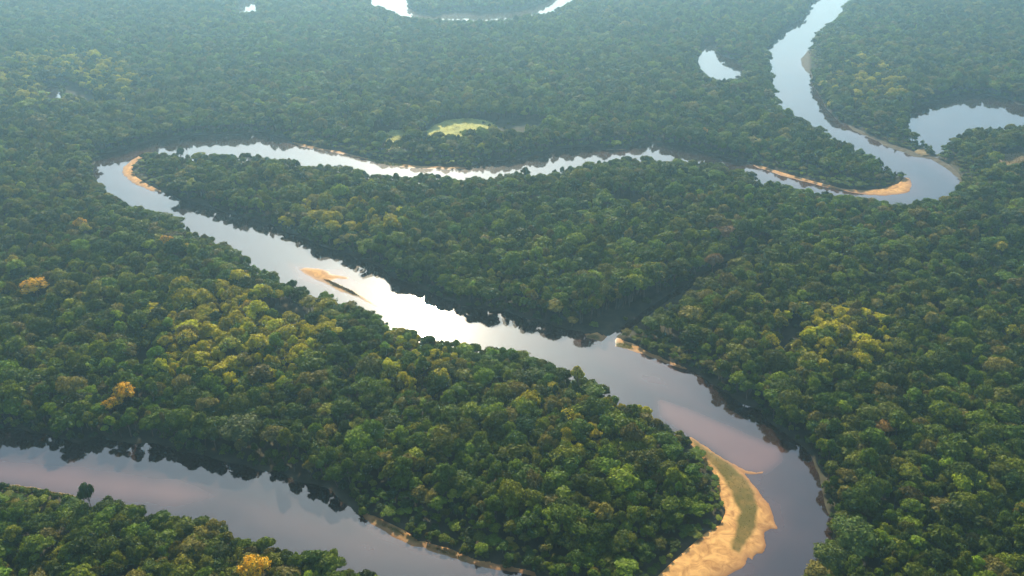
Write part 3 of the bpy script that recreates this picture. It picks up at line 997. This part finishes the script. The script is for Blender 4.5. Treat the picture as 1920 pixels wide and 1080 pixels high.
def instance_tree(name, k, x, y, sx, sz, rz, col_, label, group, cat='tree'):
    zb = float(ground_z(np.array([x]), np.array([y]))[0])
    e = bpy.data.objects.new(name, None)
    e.empty_display_size = 1.0
    col.objects.link(e)
    e.location = (x, y, max(zb, 0.2))
    e.rotation_euler = (0, 0, rz)
    e.scale = (sx * random.uniform(0.88, 1.12), sx * random.uniform(0.85, 1.15), sz)
    tag(e, label, cat, group)
    kd = KINDS[k]
    t = obj('trunk', kd.trunk, e)
    c = obj('crown', kd.crown, e)
    c['tint'] = [float(col_[0]), float(col_[1]), float(col_[2])]
    return e


kill = np.zeros(n, bool)
for i, (px, py, wpx, hgt, c, kd, label) in enumerate(SPECIAL):
    hgt = hgt + 2.5 if kd == 'y' else hgt
    hgt += 1.5 if px == 1083 else 0
    for _ in range(24):                                         # taller until its foot stands on land
        X_, Y_ = unproject(px, py, hgt * 0.85)
        if sample(WSD, np.array([X_]), np.array([Y_]))[0] > 1.5:
            break
        hgt += 0.4
    _, _, zc = project(X_, Y_, hgt * 0.85)
    rad = wpx * zc / F_PX / 2
    kill |= (tx - X_) ** 2 + (ty - Y_) ** 2 < (rad * 0.8 + 1.0) ** 2
    kill |= ((tx - X_) ** 2 + (ty - (Y_ - rad - 3)) ** 2 < (rad * 0.8 + 1.5) ** 2) & (tall > 0.95)
    k = {'y': K_YELLOW + i % 2, 'g': [0, 1, 3, 5][i % 4], 'b': K_BIG, 's': K_SPARSE}[kd]
    if hgt < 5:
        k = K_BUSH
    name = {'y': 'flowering_tree', 's': 'sparse_tree'}.get(kd, 'broadleaf_tree')
    if hgt < 5:
        name = 'bush'
    sx = rad / KINDS[k].R * 1.08
    instance_tree(name, k, X_, Y_, sx, hgt / KINDS[k].h, random.random() * 6.28, c, label,
                  'golden flowering trees scattered through the forest' if kd == 'y' else 'single trees that stand out of the forest',
                  'bush' if hgt < 5 else 'tree')

# --- the nearest trees, one object each
pxsize = wide * np.array([KINDS[k].R for k in kind]) / dep0
pxsize = pxsize * 1.0
infr = (u0 > 12) & (u0 < 1908) & (v0 > 0) & (v0 < 1070) & ~kill
# not the ones buried under a taller neighbour
order = np.argsort(-np.where(infr, pxsize * (0.75 + 0.25 * tall), 0))
N_SINGLE = 285
single = np.zeros(n, bool)
single[order[:N_SINGLE]] = True


def region(x, y):
    if y > 905 and x < 760:
        return 'the near bottom-left forest'
    if x > 1390 + 0 * y and (x > 1500 or y < 760):
        return 'the right-hand forest'
    if y > 700 and x < 1400:
        return 'the wooded peninsula'
    if x < 1000 and y > 400 + 0 * x and (y - 400) > (x - 300) * 0.45:
        return 'the left-hand forest'
    return 'the far forest'


ORD = ['', 'first', 'second', 'third', 'fourth', 'fifth', 'sixth', 'seventh', 'eighth', 'ninth', 'tenth', 'eleventh', 'twelfth', 'thirteenth',
       'fourteenth', 'fifteenth', 'sixteenth', 'seventeenth', 'eighteenth', 'nineteenth', 'twentieth']


def shade_word(c):
    if c[0] > c[1] * 1.05:
        return 'brownish'
    if c[0] > c[1] * 0.88:
        return 'olive'
    if c[1] > 0.128:
        return 'light green'
    if c[1] < 0.082:
        return 'dark green'
    return 'mid green'


ids = np.nonzero(single)[0]
regs = {}
for i in ids:
    regs.setdefault(region(u0[i], v0[i]), []).append(i)
ROWN = ['lowest', 'second lowest', 'third lowest', 'fourth lowest', 'fifth lowest', 'sixth lowest', 'seventh lowest', 'eighth lowest', 'ninth lowest',
        'tenth lowest', 'eleventh lowest', 'twelfth lowest', 'thirteenth lowest', 'fourteenth lowest', 'fifteenth lowest']
for rg, li in regs.items():
    li.sort(key=lambda i: -v0[i])
    for rr in range(0, len(li), 18):
        row = sorted(li[rr:rr + 18], key=lambda i: u0[i])
        for q, i in enumerate(row):
            rn = ROWN[min(rr // 18, len(ROWN) - 1)]
            sz = 'large' if wide[i] * KINDS[kind[i]].R > 5.6 else ('small' if wide[i] * KINDS[kind[i]].R < 4.0 else 'round')
            lb = f'{sz} {shade_word(tint[i])} tree, {ORD[q + 1]} from left in {rn} row of {rg}'
            instance_tree('sparse_tree' if kind[i] == K_SPARSE else 'broadleaf_tree', int(kind[i]), float(tx[i]), float(ty[i]), float(wide[i]),
                          float(tall[i]), float(rot[i]), tint[i], lb, 'nearest trees of ' + rg)

# --- bushes along the banks and round the clearings
bx = rng.random(190000) * 2000 - 1000
by = rng.random(190000) * 1400 + 170
bw = sample(WSD, bx, by)
bs = sample(SAND_SD, bx, by)
bu, bv, bd = project(bx, by, 1.0)
edge = (bw > 0.6) & (bw < 6.5) & (bs > 0.8)
Pb = np.stack([bx, by], 1)
for poly in GAPS:
    s_ = poly_sd(Pb, poly)
    edge |= (s_ < 1.5) & (bw > 0.8) & (bs > 0.5) & (rng.random(len(bx)) < 0.1)
edge &= ~((poly_sd(Pb, GAPS[0]) < 2.0) & (rng.random(len(bx)) > 0.06))
edge &= (bu > -150) & (bu < 2070) & (bv > -40) & (bv < 1250)
bx, by, bw = bx[edge], by[edge], bw[edge]
nb = len(bx)
b_w = 0.55 + 0.6 * rng.random(nb)
b_t = b_w * (0.8 + 0.7 * rng.random(nb))
b_c = greens[rng.integers(0, len(greens), nb)] * (1 + 0.2 * rng.normal(size=(nb, 1)))
b_c = np.clip(b_c, 0.015, 0.3)

rest = ~single & ~kill
FX = np.concatenate([tx[rest], bx]); FY = np.concatenate([ty[rest], by])
FZ = np.maximum(ground_z(FX, FY), 0.1)
FW = np.concatenate([wide[rest], b_w]); FT = np.concatenate([tall[rest], b_t])
FR = np.concatenate([rot[rest], rng.random(nb) * math.tau])
FK = np.concatenate([kind[rest], np.where(rng.random(nb) < 0.5, K_BUSH, K_BUSH2)])
FC = np.concatenate([tint[rest], b_c])
N = len(FX)
print('forest trees', rest.sum(), 'bushes', nb, 'single', single.sum())

src = bpy.data.collections.new('tree_shapes')
for i, k in enumerate(KINDS):
    o = bpy.data.objects.new('tree_shape_%02d' % i, k.whole)
    src.objects.link(o)

me = bpy.data.meshes.new('forest')
me.vertices.add(N)
me.vertices.foreach_set('co', np.stack([FX, FY, FZ], 1).astype(np.float32).ravel())
a = me.attributes.new('shape', 'INT', 'POINT'); a.data.foreach_set('value', FK.astype(np.int32))
a = me.attributes.new('turn', 'FLOAT_VECTOR', 'POINT')
a.data.foreach_set('vector', np.stack([rng.normal(size=N) * 0.06, rng.normal(size=N) * 0.06, FR], 1).astype(np.float32).ravel())
a = me.attributes.new('grow', 'FLOAT_VECTOR', 'POINT')
a.data.foreach_set('vector', np.stack([FW * (0.85 + 0.3 * rng.random(N)), FW * (0.80 + 0.45 * rng.random(N)), FT], 1).astype(np.float32).ravel())
a = me.attributes.new('tint', 'FLOAT_COLOR', 'POINT')
a.data.foreach_set('color', np.concatenate([FC, np.ones((N, 1))], 1).astype(np.float32).ravel())
forest = obj('forest', me)
tag(forest, 'dense green woodland canopy covering the floodplain to the top edge', 'forest', kind='stuff')

ng = bpy.data.node_groups.new('plant_forest', 'GeometryNodeTree')
ng.interface.new_socket('Geometry', in_out='INPUT', socket_type='NodeSocketGeometry')
ng.interface.new_socket('Geometry', in_out='OUTPUT', socket_type='NodeSocketGeometry')
gi = ng.nodes.new('NodeGroupInput'); go = ng.nodes.new('NodeGroupOutput')
m2p = ng.nodes.new('GeometryNodeMeshToPoints')
iop = ng.nodes.new('GeometryNodeInstanceOnPoints')
ci = ng.nodes.new('GeometryNodeCollectionInfo')
ci.inputs['Collection'].default_value = src
ci.inputs['Separate Children'].default_value = True
ci.inputs['Reset Children'].default_value = True
iop.inputs['Pick Instance'].default_value = True


def named(nm, dt):
    q = ng.nodes.new('GeometryNodeInputNamedAttribute')
    q.data_type = dt
    q.inputs['Name'].default_value = nm
    return q.outputs['Attribute']


ng.links.new(gi.outputs[0], m2p.inputs['Mesh'])
ng.links.new(m2p.outputs['Points'], iop.inputs['Points'])
ng.links.new(ci.outputs[0], iop.inputs['Instance'])
ng.links.new(named('shape', 'INT'), iop.inputs['Instance Index'])
e2r = ng.nodes.new('FunctionNodeEulerToRotation')
ng.links.new(named('turn', 'FLOAT_VECTOR'), e2r.inputs[0])
ng.links.new(e2r.outputs[0], iop.inputs['Rotation'])
ng.links.new(named('grow', 'FLOAT_VECTOR'), iop.inputs['Scale'])
ng.links.new(iop.outputs[0], go.inputs[0])
md = forest.modifiers.new('plant', 'NODES')
md.node_group = ng

# ------------------------------------------------------------------ the hazy air
bm = bmesh.new()
bmesh.ops.create_cube(bm, size=1.0)
hm = bpy.data.meshes.new('haze')
bm.to_mesh(hm); bm.free()
haze = obj('haze', hm)
haze.scale = (16400, 13400, CAM_H + 12 + 4)
haze.location = (0, 2500, (CAM_H + 12 - 4) / 2)
m_, ns, ln = new_mat('hazy_air')
out = node(ns, 'ShaderNodeOutputMaterial')
pv = node(ns, 'ShaderNodeVolumePrincipled')
pv.inputs['Color'].default_value = (0.44, 0.76, 1.0, 1)
pv.inputs['Density'].default_value = HAZE_DENSITY
pv.inputs['Anisotropy'].default_value = 0.72
ln.new(pv.outputs[0], out.inputs['Volume'])
hm.materials.append(m_)
tag(haze, 'thin bluish haze over the whole forest', 'haze', kind='stuff')
